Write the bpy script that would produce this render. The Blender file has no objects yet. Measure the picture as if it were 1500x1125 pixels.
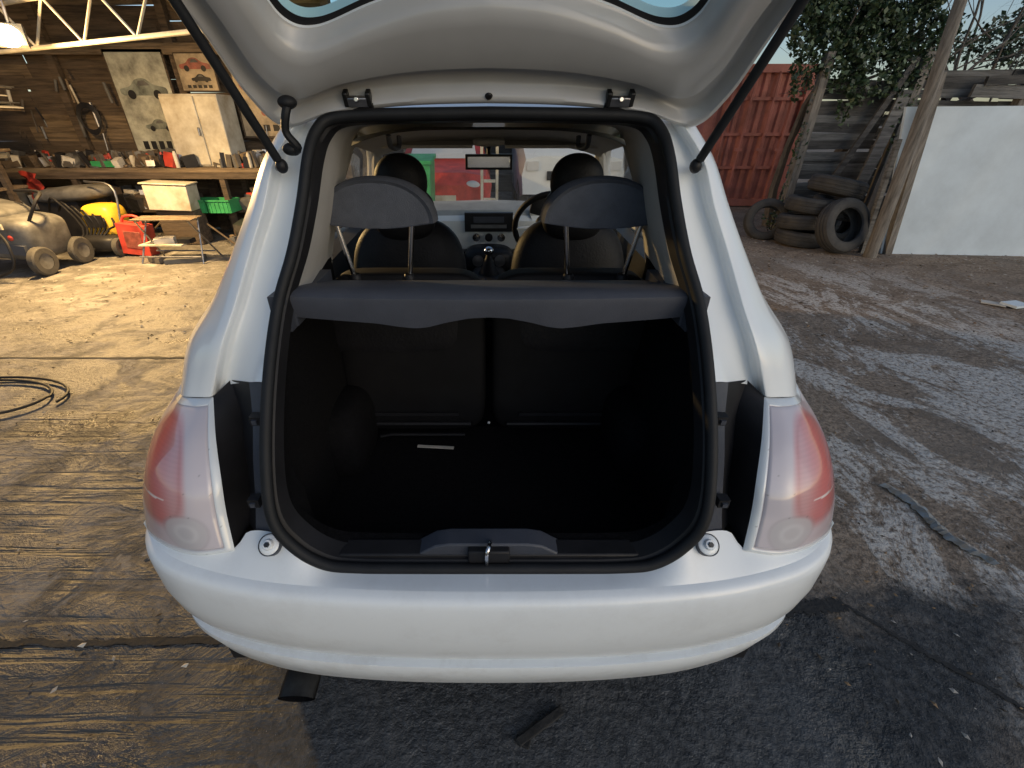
import bpy, math, random
import numpy as np
from mathutils import Vector, Matrix, Euler
random.seed(7); rng=np.random.default_rng(7)
S=bpy.context.scene
# ---------------------------------------------------------------- helpers
def cr(pts,n):
    P=np.array(pts,float); m=len(P)
    Q=np.vstack([2*P[0]-P[1],P,2*P[-1]-P[-2]])
    out=[]
    for t in np.linspace(0,m-1,n):
        i=min(int(t),m-2); u=t-i
        a,b,c,d=Q[i],Q[i+1],Q[i+2],Q[i+3]
        out.append(.5*((2*b)+(c-a)*u+(2*a-5*b+4*c-d)*u*u+(3*b-a-3*c+d)*u**3))
    return np.array(out)
def loft(rows,nr,nc):
    R=np.array([cr(r,nc) for r in rows])
    return np.array([cr(R[:,j],nr) for j in range(nc)]).transpose(1,0,2)
class MB:
    def __init__(s): s.v=[];s.f=[];s.m=[];s.mats=[]
    def add(s,v,f,mat):
        o=len(s.v); s.v.extend([tuple(map(float,p)) for p in v])
        if mat not in s.mats: s.mats.append(mat)
        k=s.mats.index(mat)
        for q in f: s.f.append(tuple(int(i)+o for i in q)); s.m.append(k)
        return s
    def box(s,c,sz,mat,rot=(0,0,0),taper=1.0):
        M=Euler(rot).to_matrix(); v=[]
        for z in (-1,1):
            k=taper if z>0 else 1
            for x,y in ((-1,-1),(1,-1),(1,1),(-1,1)):
                v.append(M@Vector((x*sz[0]/2*k,y*sz[1]/2*k,z*sz[2]/2))+Vector(c))
        return s.add(v,[(3,2,1,0),(4,5,6,7),(0,1,5,4),(1,2,6,5),(2,3,7,6),(3,0,4,7)],mat)
    def grid(s,P,mat,wrap=False,mirror=False):
        P=np.array(P); R,C=P.shape[:2]
        f=[]
        for i in range(R-1):
            for j in range(C if wrap else C-1):
                k=(j+1)%C
                f.append((i*C+j,i*C+k,(i+1)*C+k,(i+1)*C+j))
        s.add(P.reshape(-1,3),f,mat)
        if mirror:
            Q=P.reshape(-1,3)*np.array([-1,1,1])
            s.add(Q,[tuple(reversed(q)) for q in f],mat)
        return s
    def tube(s,pts,r,mat,n=8,closed=False,cap=True,flat=1.0):
        pts=[Vector(p) for p in pts]; m=len(pts)
        rr=r if hasattr(r,'__len__') else [r]*m
        rings=[]; up=None
        for i in range(m):
            if closed: t=pts[(i+1)%m]-pts[i-1]
            else: t=pts[min(i+1,m-1)]-pts[max(i-1,0)]
            t.normalize()
            if up is None: up=Vector((0,0,1)) if abs(t.z)<.9 else Vector((1,0,0))
            a=(up-t*up.dot(t)).normalized(); b=t.cross(a); up=a
            rings.append([pts[i]+(a*math.cos(w)*flat+b*math.sin(w))*rr[i] for w in [2*math.pi*k/n for k in range(n)]])
        v=[p for q in rings for p in q]; f=[]
        for i in range(m if closed else m-1):
            j=(i+1)%m
            for k in range(n):
                l=(k+1)%n; f.append((i*n+k,i*n+l,j*n+l,j*n+k))
        if cap and not closed:
            f.append(tuple(reversed(range(n)))); f.append(tuple(range((m-1)*n,m*n)))
        return s.add(v,f,mat)
    def lathe(s,prof,c,mat,rot=(0,0,0),n=32,closed=False):
        M=Euler(rot).to_matrix(); v=[]
        for r,z in prof:
            for k in range(n):
                w=2*math.pi*k/n
                v.append(M@Vector((r*math.cos(w),r*math.sin(w),z))+Vector(c))
        f=[];m=len(prof)
        for i in range(m if closed else m-1):
            j=(i+1)%m
            for k in range(n):
                l=(k+1)%n; f.append((i*n+k,i*n+l,j*n+l,j*n+k))
        return s.add(v,f,mat)
    def ball(s,c,rad,mat,p=2.0,n=20,rot=(0,0,0)):
        M=Euler(rot).to_matrix(); v=[]
        e=2.0/p
        sg=lambda x:math.copysign(abs(x)**e,x)
        for i in range(n+1):
            a=-math.pi/2+math.pi*i/n
            for k in range(n*2):
                b=2*math.pi*k/(n*2)
                v.append(M@Vector((rad[0]*sg(math.cos(a))*sg(math.cos(b)),rad[1]*sg(math.cos(a))*sg(math.sin(b)),rad[2]*sg(math.sin(a))))+Vector(c))
        N=n*2; f=[]
        for i in range(n):
            for k in range(N):
                l=(k+1)%N; f.append((i*N+k,i*N+l,(i+1)*N+l,(i+1)*N+k))
        return s.add(v,f,mat)
    def prism(s,poly,y0,y1,mat):
        n=len(poly)
        v=[(x,y0,z) for x,z in poly]+[(x,y1,z) for x,z in poly]
        f=[tuple(range(n)),tuple(reversed(range(n,2*n)))]
        for i in range(n): f.append((i,i+n,(i+1)%n+n,(i+1)%n))
        return s.add(v,f,mat)
    def done(s,name,parent=None,smooth=True,sharp=38,bevel=0,merge=False):
        me=bpy.data.meshes.new(name); me.from_pydata(s.v,[],s.f)
        for m in s.mats: me.materials.append(m)
        me.polygons.foreach_set('material_index',s.m)
        me.validate(); me.update()
        if merge:
            import bmesh
            bm=bmesh.new(); bm.from_mesh(me); bmesh.ops.remove_doubles(bm,verts=bm.verts,dist=.0006)
            bmesh.ops.recalc_face_normals(bm,faces=bm.faces); bm.to_mesh(me); bm.free()
        if smooth:
            me.polygons.foreach_set('use_smooth',[True]*len(me.polygons))
            me.set_sharp_from_angle(angle=math.radians(sharp))
        o=bpy.data.objects.new(name,me); S.collection.objects.link(o)
        if parent: o.parent=parent
        if bevel:
            b=o.modifiers.new('bevel','BEVEL'); b.width=bevel; b.segments=2; b.limit_method='ANGLE'
        return o
def empty(name):
    e=bpy.data.objects.new(name,None); S.collection.objects.link(e); return e
def ss(a,b,x): t=np.clip((x-a)/(b-a),0,1); return t*t*(3-2*t)
# ---------------------------------------------------------------- materials
def newmat(name):
    m=bpy.data.materials.new(name); m.use_nodes=True
    nt=m.node_tree; return m,nt,nt.nodes['Principled BSDF'],nt.nodes,nt.links
def mat(name,col,rough=.6,metal=0,var=.25,scale=6,bump=.0,bscale=60,coat=0,stretch=(1,1,1),spec=.5,dirt=None,rvar=.0,detail=4):
    m,nt,b,N,L=newmat(name)
    tc=N.new('ShaderNodeTexCoord'); mp=N.new('ShaderNodeMapping'); mp.inputs['Scale'].default_value=stretch
    L.new(tc.outputs['Object'],mp.inputs[0])
    n=N.new('ShaderNodeTexNoise'); n.inputs['Scale'].default_value=scale; n.inputs['Detail'].default_value=detail
    n.inputs['Roughness'].default_value=.65
    L.new(mp.outputs[0],n.inputs[0])
    r=N.new('ShaderNodeValToRGB'); r.color_ramp.elements[0].position=.32; r.color_ramp.elements[1].position=.68
    c0=dirt if dirt else tuple(x*(1-var) for x in col)
    r.color_ramp.elements[0].color=(*c0,1); r.color_ramp.elements[1].color=(*[min(1,x*(1+var*.6)) for x in col],1)
    L.new(n.outputs[0],r.inputs[0]); L.new(r.outputs[0],b.inputs['Base Color'])
    b.inputs['Roughness'].default_value=rough; b.inputs['Metallic'].default_value=metal
    b.inputs['Coat Weight'].default_value=coat; b.inputs['Coat Roughness'].default_value=.08
    b.inputs['Specular IOR Level'].default_value=spec
    if rvar:
        mr=N.new('ShaderNodeMapRange'); mr.inputs[1].default_value=.3;mr.inputs[2].default_value=.7
        mr.inputs[3].default_value=max(0,rough-rvar); mr.inputs[4].default_value=min(1,rough+rvar)
        L.new(n.outputs[0],mr.inputs[0]); L.new(mr.outputs[0],b.inputs['Roughness'])
    if bump:
        n2=N.new('ShaderNodeTexNoise'); n2.inputs['Scale'].default_value=bscale; n2.inputs['Detail'].default_value=3
        L.new(mp.outputs[0],n2.inputs[0])
        bp=N.new('ShaderNodeBump'); bp.inputs['Strength'].default_value=bump; bp.inputs['Distance'].default_value=.01
        L.new(n2.outputs[0],bp.inputs['Height']); L.new(bp.outputs[0],b.inputs['Normal'])
    return m
def glassmat(name,tint):
    m,nt,b,N,L=newmat(name); N.remove(b)
    out=N['Material Output']; t=N.new('ShaderNodeBsdfTransparent'); t.inputs[0].default_value=(*tint,1)
    g=N.new('ShaderNodeBsdfGlossy'); g.inputs['Roughness'].default_value=.03
    lw=N.new('ShaderNodeLayerWeight'); lw.inputs[0].default_value=.5
    p=N.new('ShaderNodeMath'); p.operation='POWER'; p.inputs[1].default_value=4.0; L.new(lw.outputs['Facing'],p.inputs[0])
    q=N.new('ShaderNodeMath'); q.operation='MULTIPLY_ADD'; q.inputs[1].default_value=.7; q.inputs[2].default_value=.05; L.new(p.outputs[0],q.inputs[0])
    mx=N.new('ShaderNodeMixShader'); L.new(q.outputs[0],mx.inputs[0]); L.new(t.outputs[0],mx.inputs[1]); L.new(g.outputs[0],mx.inputs[2])
    L.new(mx.outputs[0],out.inputs[0]); return m
paint=mat('white_car_paint',(.79,.83,.85),.34,0,.04,2,coat=.7,bump=.012,bscale=3)
def dirtypaint():
    m=mat('bumper_paint',(.79,.83,.85),.36,0,.03,2,coat=.5,bump=.012,bscale=3)
    nt=m.node_tree;N=nt.nodes;L=nt.links;b=N['Principled BSDF']
    g=N.new('ShaderNodeNewGeometry'); sp=N.new('ShaderNodeSeparateXYZ'); L.new(g.outputs['Position'],sp.inputs[0])
    n=N.new('ShaderNodeTexNoise'); n.inputs['Scale'].default_value=7; n.inputs['Detail'].default_value=8; n.inputs['Roughness'].default_value=.75; L.new(g.outputs['Position'],n.inputs[0])
    r=N.new('ShaderNodeMapRange'); r.inputs[1].default_value=.48; r.inputs[2].default_value=.75; L.new(n.outputs[0],r.inputs[0])
    z=N.new('ShaderNodeMapRange'); z.inputs[1].default_value=.56; z.inputs[2].default_value=.27; z.inputs[3].default_value=.16; z.inputs[4].default_value=.5; L.new(sp.outputs[2],z.inputs[0])
    mu=N.new('ShaderNodeMath'); mu.operation='MULTIPLY'; L.new(r.outputs[0],mu.inputs[0]); L.new(z.outputs[0],mu.inputs[1])
    mx=N.new('ShaderNodeMix'); mx.data_type='RGBA'; old=b.inputs['Base Color'].links[0].from_socket
    L.new(mu.outputs[0],mx.inputs[0]); L.new(old,mx.inputs[6]); mx.inputs[7].default_value=(.36,.33,.29,1); L.new(mx.outputs[2],b.inputs['Base Color'])
    return m
bpaint=dirtypaint()
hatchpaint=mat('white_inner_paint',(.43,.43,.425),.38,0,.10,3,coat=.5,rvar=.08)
rubber=mat('black_rubber',(.009,.010,.012),.62,0,.3,20,spec=.35)
blk=mat('black_carpet',(.006,.006,.007),.95,0,.4,90,bump=.3,bscale=300,spec=.1)
blkpl=mat('black_plastic',(.013,.013,.015),.5,0,.3,12,spec=.3)
seatb=mat('seat_back_vinyl',(.006,.006,.007),.65,0,.3,12,spec=.2)
gry=mat('grey_plastic',(.058,.064,.082),.55,0,.12,14,bump=.12,bscale=400,spec=.45)
gry2=mat('dark_grey_plastic',(.048,.054,.07),.5,0,.15,10,bump=.1,bscale=300,spec=.45)
headg=mat('headrest_fabric',(.075,.084,.105),.8,0,.2,20,bump=.3,bscale=500)
leather=mat('black_leather',(.009,.009,.011),.55,0,.3,15,bump=.15,bscale=120,spec=.25)
beige=mat('beige_trim',(.45,.44,.42),.75,0,.08,8,bump=.1,bscale=300)
chrome=mat('chrome',(.7,.7,.72),.18,1,.05,5)
steel=mat('dull_steel',(.35,.35,.36),.4,1,.3,15)
dsteel=mat('sooty_steel',(.07,.07,.07),.45,1,.4,15)
silver=mat('silver_plastic',(.5,.52,.53),.35,0,.05,5)
dashw=mat('white_dash_panel',(.80,.83,.82),.3,0,.05,5,coat=.4)
glass=glassmat('clear_glass',(.95,.98,.97))
tglass=glassmat('green_tinted_glass',(.70,.90,.88))
wood_g=mat('weathered_wood',(.17,.165,.155),.9,0,.6,3,bump=.9,bscale=20,stretch=(.7,6,9))
wood_g2=mat('weathered_wood_dark',(.085,.08,.074),.9,0,.6,3,bump=.9,bscale=20,stretch=(.7,6,9))
wood_b=mat('brown_wood',(.17,.125,.08),.85,0,.6,3,bump=.8,bscale=20,stretch=(.7,6,9))
wood_b2=mat('brown_wood_dark',(.085,.062,.043),.85,0,.6,3,bump=.8,bscale=20,stretch=(.7,6,9))
wood_v=mat('pole_wood',(.20,.18,.155),.9,0,.5,5,bump=.8,bscale=20,stretch=(8,8,.8))
redpaint=mat('rusty_red_paint',(.48,.17,.13),.65,0,.2,3,dirt=(.30,.11,.08),bump=.2,bscale=20)
whiteboard=mat('white_board',(.58,.66,.71),.6,0,.16,1.6,bump=.2,bscale=5,detail=8)
tyre=mat('tyre_rubber',(.022,.022,.023),.75,0,.5,9,dirt=(.06,.056,.05),bump=.2,bscale=50)
pipe=mat('white_steel_pipe',(.5,.48,.42),.5,0,.2,8)
tin=mat('rusty_tin',(.10,.085,.07),.7,.2,.5,4)
yellow=mat('yellow_plastic',(.60,.38,.03),.45,0,.4,6)
greyp=mat('machine_grey',(.09,.09,.09),.6,0,.5,6)
redpl=mat('red_plastic',(.42,.045,.03),.5,0,.4,6)
greenpl=mat('green_plastic',(.03,.26,.09),.5,0,.3,6)
whitep=mat('offwhite_metal',(.50,.48,.41),.5,0,.2,4,dirt=(.30,.26,.19))
paper=mat('paper',(.50,.48,.43),.8,0,.2,8)
cloth=mat('dark_sheet',(.09,.08,.07),.9,0,.4,8)
bark=mat('bark',(.13,.11,.09),.95,0,.4,8,bump=.6,bscale=30,stretch=(4,4,1))
vanp=mat('silver_van_paint',(.62,.66,.68),.35,0,.06,3,coat=.4)
asph=mat('tar_seam',(.022,.022,.022),.85,0,.4,15,bump=.4,bscale=60)
# ---------------------------------------------------------------- camera
H=1.42
cam=bpy.data.cameras.new('camera'); co=bpy.data.objects.new('camera',cam); S.collection.objects.link(co)
co.location=(0,0,H); co.rotation_euler=(math.radians(90-30.8),0,0)
cam.sensor_width=36; cam.lens=15.36; cam.shift_x=34/1500; cam.clip_end=1000; cam.clip_start=.02
S.camera=co
S.view_settings.view_transform='Standard'; S.view_settings.look='None'; S.view_settings.exposure=0
# ---------------------------------------------------------------- world
w=bpy.data.worlds.new('World'); S.world=w; w.use_nodes=True
nt=w.node_tree; sky=nt.nodes.new('ShaderNodeTexSky'); sky.sky_type='NISHITA'; sky.sun_disc=False
EL,AZ=math.radians(22),math.radians(140)
sky.sun_elevation=EL; sky.sun_rotation=AZ; sky.dust_density=1.2; sky.ozone_density=1.2
bg=nt.nodes['Background']; bg.inputs[1].default_value=.12; nt.links.new(sky.outputs[0],bg.inputs[0])
sl=bpy.data.lights.new('sun','SUN'); sl.energy=.5; sl.angle=math.radians(75); sl.color=(1,.95,.89)
so=bpy.data.objects.new('sun',sl); S.collection.objects.link(so)
d=Vector((math.sin(AZ)*math.cos(EL),math.cos(AZ)*math.cos(EL),math.sin(EL)))
so.rotation_euler=d.to_track_quat('Z','Y').to_euler()
# ---------------------------------------------------------------- ground
def ground_mat():
    m,nt,b,N,L=newmat('yard_ground')
    g=N.new('ShaderNodeNewGeometry'); sp=N.new('ShaderNodeSeparateXYZ'); L.new(g.outputs['Position'],sp.inputs[0])
    def noise(sc,det=4,st=(1,1,1),ro=.6,dist=0,rot=0):
        mp=N.new('ShaderNodeMapping'); mp.inputs['Scale'].default_value=st; mp.inputs['Rotation'].default_value=(0,0,rot); L.new(g.outputs['Position'],mp.inputs[0])
        n=N.new('ShaderNodeTexNoise'); n.inputs['Scale'].default_value=sc; n.inputs['Detail'].default_value=det
        n.inputs['Roughness'].default_value=ro; n.inputs['Distortion'].default_value=dist; L.new(mp.outputs[0],n.inputs[0]); return n.outputs[0]
    def rng_(x,a,b_,c=0,d_=1,smooth=True):
        r=N.new('ShaderNodeMapRange'); r.interpolation_type='SMOOTHSTEP' if smooth else 'LINEAR'
        for i,v in enumerate((a,b_,c,d_)): r.inputs[i+1].default_value=v
        L.new(x,r.inputs[0]); return r.outputs[0]
    def M_(op,a,b_):
        n=N.new('ShaderNodeMath'); n.operation=op
        for i,v in enumerate((a,b_)):
            if isinstance(v,(int,float)): n.inputs[i].default_value=v
            else: L.new(v,n.inputs[i])
        return n.outputs[0]
    def mix(f,a,b_):
        n=N.new('ShaderNodeMix'); n.data_type='RGBA'
        if isinstance(f,(int,float)): n.inputs[0].default_value=f
        else: L.new(f,n.inputs[0])
        for i,v in ((6,a),(7,b_)):
            if isinstance(v,tuple): n.inputs[i].default_value=(*v,1)
            else: L.new(v,n.inputs[i])
        return n.outputs[2]
    X,Y=sp.outputs[0],sp.outputs[1]
    big=noise(.9,4,ro=.65); med=noise(5,6,ro=.72); fine=noise(38,4,ro=.75); grit=noise(150,2)
    blot=noise(2.3,6,(1,1.4,1),.7,.8)
    conc=mix(rng_(med,.36,.66),(.075,.072,.068),(.21,.20,.187))
    conc=mix(rng_(blot,.44,.58,0,.8),conc,(.11,.104,.096))
    conc=mix(rng_(blot,.42,.36,0,.6),conc,(.28,.27,.25))
    rg=noise(1,4,(1.3,26,1),.5,.35,.04)
    rg2=noise(1,3,(.9,8,1),.5,.8,-.06)
    ridge=M_('MULTIPLY',rng_(rg,.36,.48),rng_(rg2,.33,.44))
    left=M_('MULTIPLY',rng_(X,-.5,-.8),rng_(Y,2.4,1.5))
    rm=M_('MULTIPLY',left,rng_(blot,.38,.56,.15,1))
    conc=mix(M_('MULTIPLY',M_('SUBTRACT',1,ridge),M_('MULTIPLY',rm,.65)),conc,(.038,.036,.034))
    mud=rng_(noise(1.3,7,(1,1.6,1),.72,.5),.54,.61)
    mud=M_('MULTIPLY',mud,rng_(Y,5.5,3.5))
    conc=mix(M_('MULTIPLY',mud,.72),conc,(.05,.044,.038))
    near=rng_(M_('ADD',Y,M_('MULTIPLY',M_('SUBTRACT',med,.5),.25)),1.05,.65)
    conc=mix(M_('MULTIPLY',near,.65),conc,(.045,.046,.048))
    tar=mix(rng_(fine,.35,.7),(.032,.035,.038),(.085,.09,.095))
    tar=mix(rng_(med,.48,.7,0,.6),tar,(.12,.12,.12))
    yn=M_('ADD',Y,M_('MULTIPLY',M_('SUBTRACT',blot,.5),.8))
    xn0=M_('ADD',X,M_('MULTIPLY',M_('SUBTRACT',blot,.5),1.0))
    fg=M_('MULTIPLY',rng_(yn,1.05,.8),rng_(xn0,-1.1,-.5))
    dirt=mix(rng_(fine,.32,.64),(.13,.098,.072),(.37,.295,.225))
    dirt=mix(rng_(blot,.44,.62,0,.65),dirt,(.14,.105,.078))
    dirt=mix(rng_(big,.48,.62,0,.4),dirt,(.22,.195,.165))
    dirt=mix(rng_(med,.56,.66,0,.5),dirt,(.08,.062,.048))
    pn=noise(1.9,8,(1.15,.6,1),.80,.7)
    pale=rng_(pn,.475,.545)
    px=M_('MULTIPLY',rng_(X,1.1,1.6),rng_(X,5.4,3.6))
    pale=M_('MULTIPLY',M_('MULTIPLY',pale,px),rng_(Y,6,4))
    pale=M_('MULTIPLY',pale,rng_(fine,.34,.58,.08,1))
    dirt=mix(M_('MULTIPLY',pale,.9),dirt,(.62,.60,.56))
    xn=M_('ADD',X,M_('MULTIPLY',M_('SUBTRACT',med,.5),.5))
    rt=rng_(xn,.9,1.15)
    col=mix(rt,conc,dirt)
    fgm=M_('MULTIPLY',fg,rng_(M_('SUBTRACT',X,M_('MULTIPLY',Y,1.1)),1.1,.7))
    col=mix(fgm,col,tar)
    dx=M_('ADD',X,2.15); dy=M_('MULTIPLY',M_('ADD',Y,-1.93),1.8)
    dd=M_('SQRT',M_('ADD',M_('MULTIPLY',dx,dx),M_('MULTIPLY',dy,dy)),0)
    st=rng_(M_('ADD',dd,M_('MULTIPLY',M_('SUBTRACT',med,.5),1.1)),.34,.20)
    col=mix(M_('MULTIPLY',st,.8),col,(.02,.018,.016))
    sp2=rng_(grit,.66,.72); col=mix(M_('MULTIPLY',sp2,.5),col,(.38,.36,.33))
    L.new(col,b.inputs['Base Color'])
    wet=rng_(blot,.40,.58,.88,.46)
    wet=M_('SUBTRACT',wet,M_('MULTIPLY',mud,.22)); wet=M_('SUBTRACT',wet,M_('MULTIPLY',st,.2)); wet=M_('MAXIMUM',wet,.2)
    wet=M_('MAXIMUM',wet,M_('MULTIPLY',rt,.85)); L.new(wet,b.inputs['Roughness'])
    spv=rng_(rt,0,1,.5,.2); L.new(spv,b.inputs['Specular IOR Level'])
    h=M_('ADD',M_('MULTIPLY',fine,.45),M_('MULTIPLY',med,.9))
    h=M_('ADD',h,M_('MULTIPLY',M_('MULTIPLY',ridge,rm),.7))
    h=M_('ADD',h,M_('MULTIPLY',M_('MULTIPLY',pn,rt),1.6))
    bp=N.new('ShaderNodeBump'); bp.inputs['Strength'].default_value=.85; bp.inputs['Distance'].default_value=.03
    L.new(h,bp.inputs['Height']); L.new(bp.outputs[0],b.inputs['Normal'])
    return m
MB().grid([[(-300,-200,0),(300,-200,0)],[(-300,400,0),(300,400,0)]],ground_mat()).done('ground',smooth=False)
def strip(name,pts,wd,mt,z=.004,jit=.01):
    P=cr(pts,60); rows=[]
    for i,p in enumerate(P):
        t=P[min(i+1,59)]-P[max(i-1,0)]; t/=np.linalg.norm(t); nrm=np.array([-t[1],t[0]])
        a=wd/2+rng.uniform(-jit,jit); c=wd/2+rng.uniform(-jit,jit)
        rows.append([(p[0]-nrm[0]*a,p[1]-nrm[1]*a,z),(p[0]+nrm[0]*c,p[1]+nrm[1]*c,z)])
    return MB().grid(rows,mt).done(name)
strip('ground_seam',[(-6,2.7),(-3,2.74),(-.9,2.72)],.022,asph)
strip('ground_seam',[(.78,.87),(1.0,.885),(1.22,.90)],.045,asph)
strip('ground_seam',[(1.22,.90),(1.35,.75),(1.5,.6),(1.7,.3)],.014,asph,jit=.005)
strip('ground_seam',[(-2.4,.79),(-1.5,.77),(-.7,.785)],.02,asph,jit=.008)
mb=MB()
lm=[mat('leaf_brown',(.20,.13,.07),.8,0,.4,30),mat('stone_pale',(.34,.32,.29),.8,0,.3,30),mat('leaf_dark',(.05,.035,.02),.8,0,.3,30)]
for i in range(6200):
    if i%4: x=rng.uniform(.95,7); y=rng.uniform(.5,6.8)
    else: x=rng.uniform(-5,1.2); y=rng.uniform(.1,5)
    if abs(x)<.85 and y>.45: continue
    s_=rng.uniform(.003,.012)*(1 if y<3 else 1.8); a=rng.uniform(0,6.28); z=.005
    k=rng.integers(0,3) if i%4 else rng.choice([1,2,2])
    v=[(x+s_*math.cos(a+q)*(1 if j%2 else .5),y+s_*math.sin(a+q)*(1 if j%2 else .5),z+rng.uniform(0,s_*.5)) for j,q in enumerate((0,1.5,3.1,4.7))]
    v.append((x,y,z+s_*.5))
    mb.add(v,[(0,1,4),(1,2,4),(2,3,4),(3,0,4)],lm[k])
mb.done('leaf_litter',smooth=False)
# ================================================================= CAR
car=empty('hatchback_car')
def part(mb,name,**k): return mb.done(name,parent=car,**k)
U=[
[(.432,.745,.975),(.49,.78,.96),(.605,.808,.908),(.645,.813,.902),(.69,.833,.892),(.735,.888,.872),(.76,.96,.882),(.785,1.2,.90)],
[(.430,.785,1.035),(.475,.835,1.03),(.56,.83,1.02),(.60,.84,1.01),(.66,.875,.995),(.715,.94,.97),(.75,1.03,.965),(.78,1.25,.96)],
[(.426,.84,1.10),(.458,.89,1.095),(.534,.87,1.089),(.572,.885,1.08),(.62,.93,1.07),(.665,1.0,1.05),(.70,1.1,1.05),(.72,1.3,1.06)],
[(.398,.90,1.193),(.425,.95,1.19),(.51,.94,1.18),(.54,.95,1.175),(.575,.99,1.17),(.605,1.06,1.165),(.625,1.16,1.17),(.645,1.35,1.18)],
[(.380,.955,1.28),(.40,1.0,1.28),(.475,.985,1.27),(.50,.995,1.27),(.53,1.03,1.265),(.553,1.10,1.265),(.57,1.19,1.27),(.59,1.38,1.28)],
[(.366,1.0,1.361),(.38,1.045,1.36),(.45,1.03,1.355),(.47,1.04,1.355),(.49,1.07,1.355),(.51,1.13,1.36),(.525,1.22,1.365),(.54,1.4,1.38)],
[(.344,1.045,1.418),(.345,1.085,1.43),(.40,1.08,1.43),(.415,1.09,1.435),(.43,1.11,1.44),(.44,1.17,1.445),(.45,1.25,1.45),(.46,1.42,1.46)]]
U2=[]
for r in U:
    r=[np.array(p) for p in r]
    A,B,C,D=r[0],r[1],r[2],r[3]
    U2.append([A,A*.5+B*.5+np.array([0,.004,0]),B,B*.25+C*.75+np.array([0,.034,0]),C+np.array([-.005,.024,0]),C+np.array([-.002,.004,0]),C*.85+D*.15+np.array([0,-.003,0]),D]+r[4:])
part(MB().grid(loft(U2,60,120),paint,mirror=True),'rear_pillars',sharp=50)
def bl(off,z,sc=1):
    base=[(0,.495),(.15,.4965),(.30,.503),(.45,.517),(.57,.541),(.67,.574),(.745,.625),(.792,.70),(.81,.80)]
    return [(x*sc,d+off,z) for x,d in base]
lv=[bl(.09,.245,.965),bl(.045,.262,.965),bl(.03,.285,.972),bl(.020,.33,.978),bl(.010,.375,.985),bl(.012,.388,.985),bl(.038,.393,.980),bl(.042,.405,.980),bl(.018,.413,.986),bl(.007,.46,.995),bl(.001,.52,1),bl(.002,.58,1),bl(.004,.610,1),bl(.008,.624,.999),bl(.018,.632,.997),bl(.030,.635,.994)]
G=np.array([cr(r,60) for r in lv])
part(MB().grid(G,bpaint,mirror=True),'rear_bumper',sharp=40,merge=True)
crest=cr(lv[-1],60)
inner=cr([(0,.577,.632),(.15,.577,.632),(.27,.577,.634),(.335,.579,.645),(.388,.587,.687),(.43,.61,.700),(.50,.625,.69),(.528,.603,.664),(.60,.603,.655),(.69,.635,.641),(.775,.695,.630),(.80,.80,.633)],60)
def byx(P,xs): return np.array([[x,np.interp(x,P[:,0],P[:,1]),np.interp(x,P[:,0],P[:,2])] for x in xs])
xs=np.linspace(0,.80,80)
c_=byx(crest,xs); i_=byx(inner,xs)
rows=[c_,c_*.8+i_*.2+np.array([0,0,.001]),c_*.45+i_*.55,i_*.85+c_*.15,i_]
part(MB().grid(rows,bpaint,mirror=True),'tailgate_sill',sharp=45)
mb=MB()
for sx in (-1,1):
    c=(sx*.440,.587,.695); R_=(math.radians(40),0,0)
    mb.lathe([(0,.010),(.009,.010),(.011,.006),(.011,.003),(.018,.002),(.020,0),(.020,-.02)],c,bpaint,rot=R_,n=24)
    mb.lathe([(.0205,.001),(.0220,.001),(.0220,-.02)],c,gry2,rot=R_,n=24)
    mb.lathe([(0,.014),(.005,.014),(.006,.008)],c,dsteel,rot=R_,n=6)
mb.tube([(-.226,.5085,.606),(-.230,.5045,.594),(-.229,.502,.584)],.0008,dsteel,n=5)
part(mb,'sill_buffers')
AP=[
[(.388,.585,.687),(.44,.61,.684),(.49,.63,.682),(.52,.66,.672),(.527,.605,.664)],
[(.421,.60,.753),(.445,.635,.75),(.485,.655,.745),(.525,.71,.74),(.535,.63,.735)],
[(.431,.65,.851),(.452,.68,.835),(.49,.70,.82),(.535,.75,.81),(.54,.66,.806)],
[(.432,.70,.92),(.455,.73,.905),(.495,.75,.89),(.55,.80,.87),(.565,.72,.862)],
[(.432,.745,.975),(.46,.77,.965),(.50,.785,.957),(.575,.84,.93),(.605,.81,.905)]]
R=[cr([r[j] for r in AP],30) for j in range(5)]
mb=MB()
mb.grid([R[0],R[1],R[2]],gry2,mirror=True)
mb.grid([R[2],R[3],R[4]],blkpl,mirror=True)
for sx in (-1,1):
    for z,y in ((.76,.645),(.90,.735)):
        mb.box((sx*.475,y-.002,z),(.022,.02,.020),blkpl); mb.box((sx*.475,y-.013,z),(.010,.008,.010),gry2)
part(mb,'aperture_trim',sharp=30)
LR=[
[(.525,.60,.662),(.60,.598,.652),(.69,.63,.638),(.775,.69,.625),(.80,.78,.63)],
[(.535,.63,.735),(.61,.622,.73),(.705,.66,.72),(.785,.735,.70),(.80,.82,.70)],
[(.54,.66,.806),(.61,.648,.80),(.70,.69,.795),(.775,.785,.78),(.79,.87,.78)],
[(.565,.72,.862),(.62,.715,.86),(.69,.755,.85),(.755,.83,.835),(.775,.92,.84)],
[(.605,.81,.905),(.64,.813,.90),(.69,.835,.89),(.735,.89,.87),(.76,.96,.88)]]
nr,nc=110,90
P=loft(LR,nr,nc)
vv,uu=np.meshgrid(np.linspace(0,1,nr),np.linspace(0,1,nc),indexing='ij')
edge=np.minimum(np.minimum(uu,1-uu)*1.2,np.minimum(vv,1-vv)*1.4)
bul=np.clip(edge/.05,0,1)**.5*.010
groove=np.exp(-((edge-.065)/.010)**2)*.004
P[:,:,1]-=bul-groove
m,nt_,b,N,L=newmat('tail_lamp_lens')
a=N.new('ShaderNodeAttribute'); a.attribute_name='lens'; L.new(a.outputs['Color'],b.inputs['Base Color'])
b.inputs['Roughness'].default_value=.30; b.inputs['Coat Weight'].default_value=1; b.inputs['Coat Roughness'].default_value=.05
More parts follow.
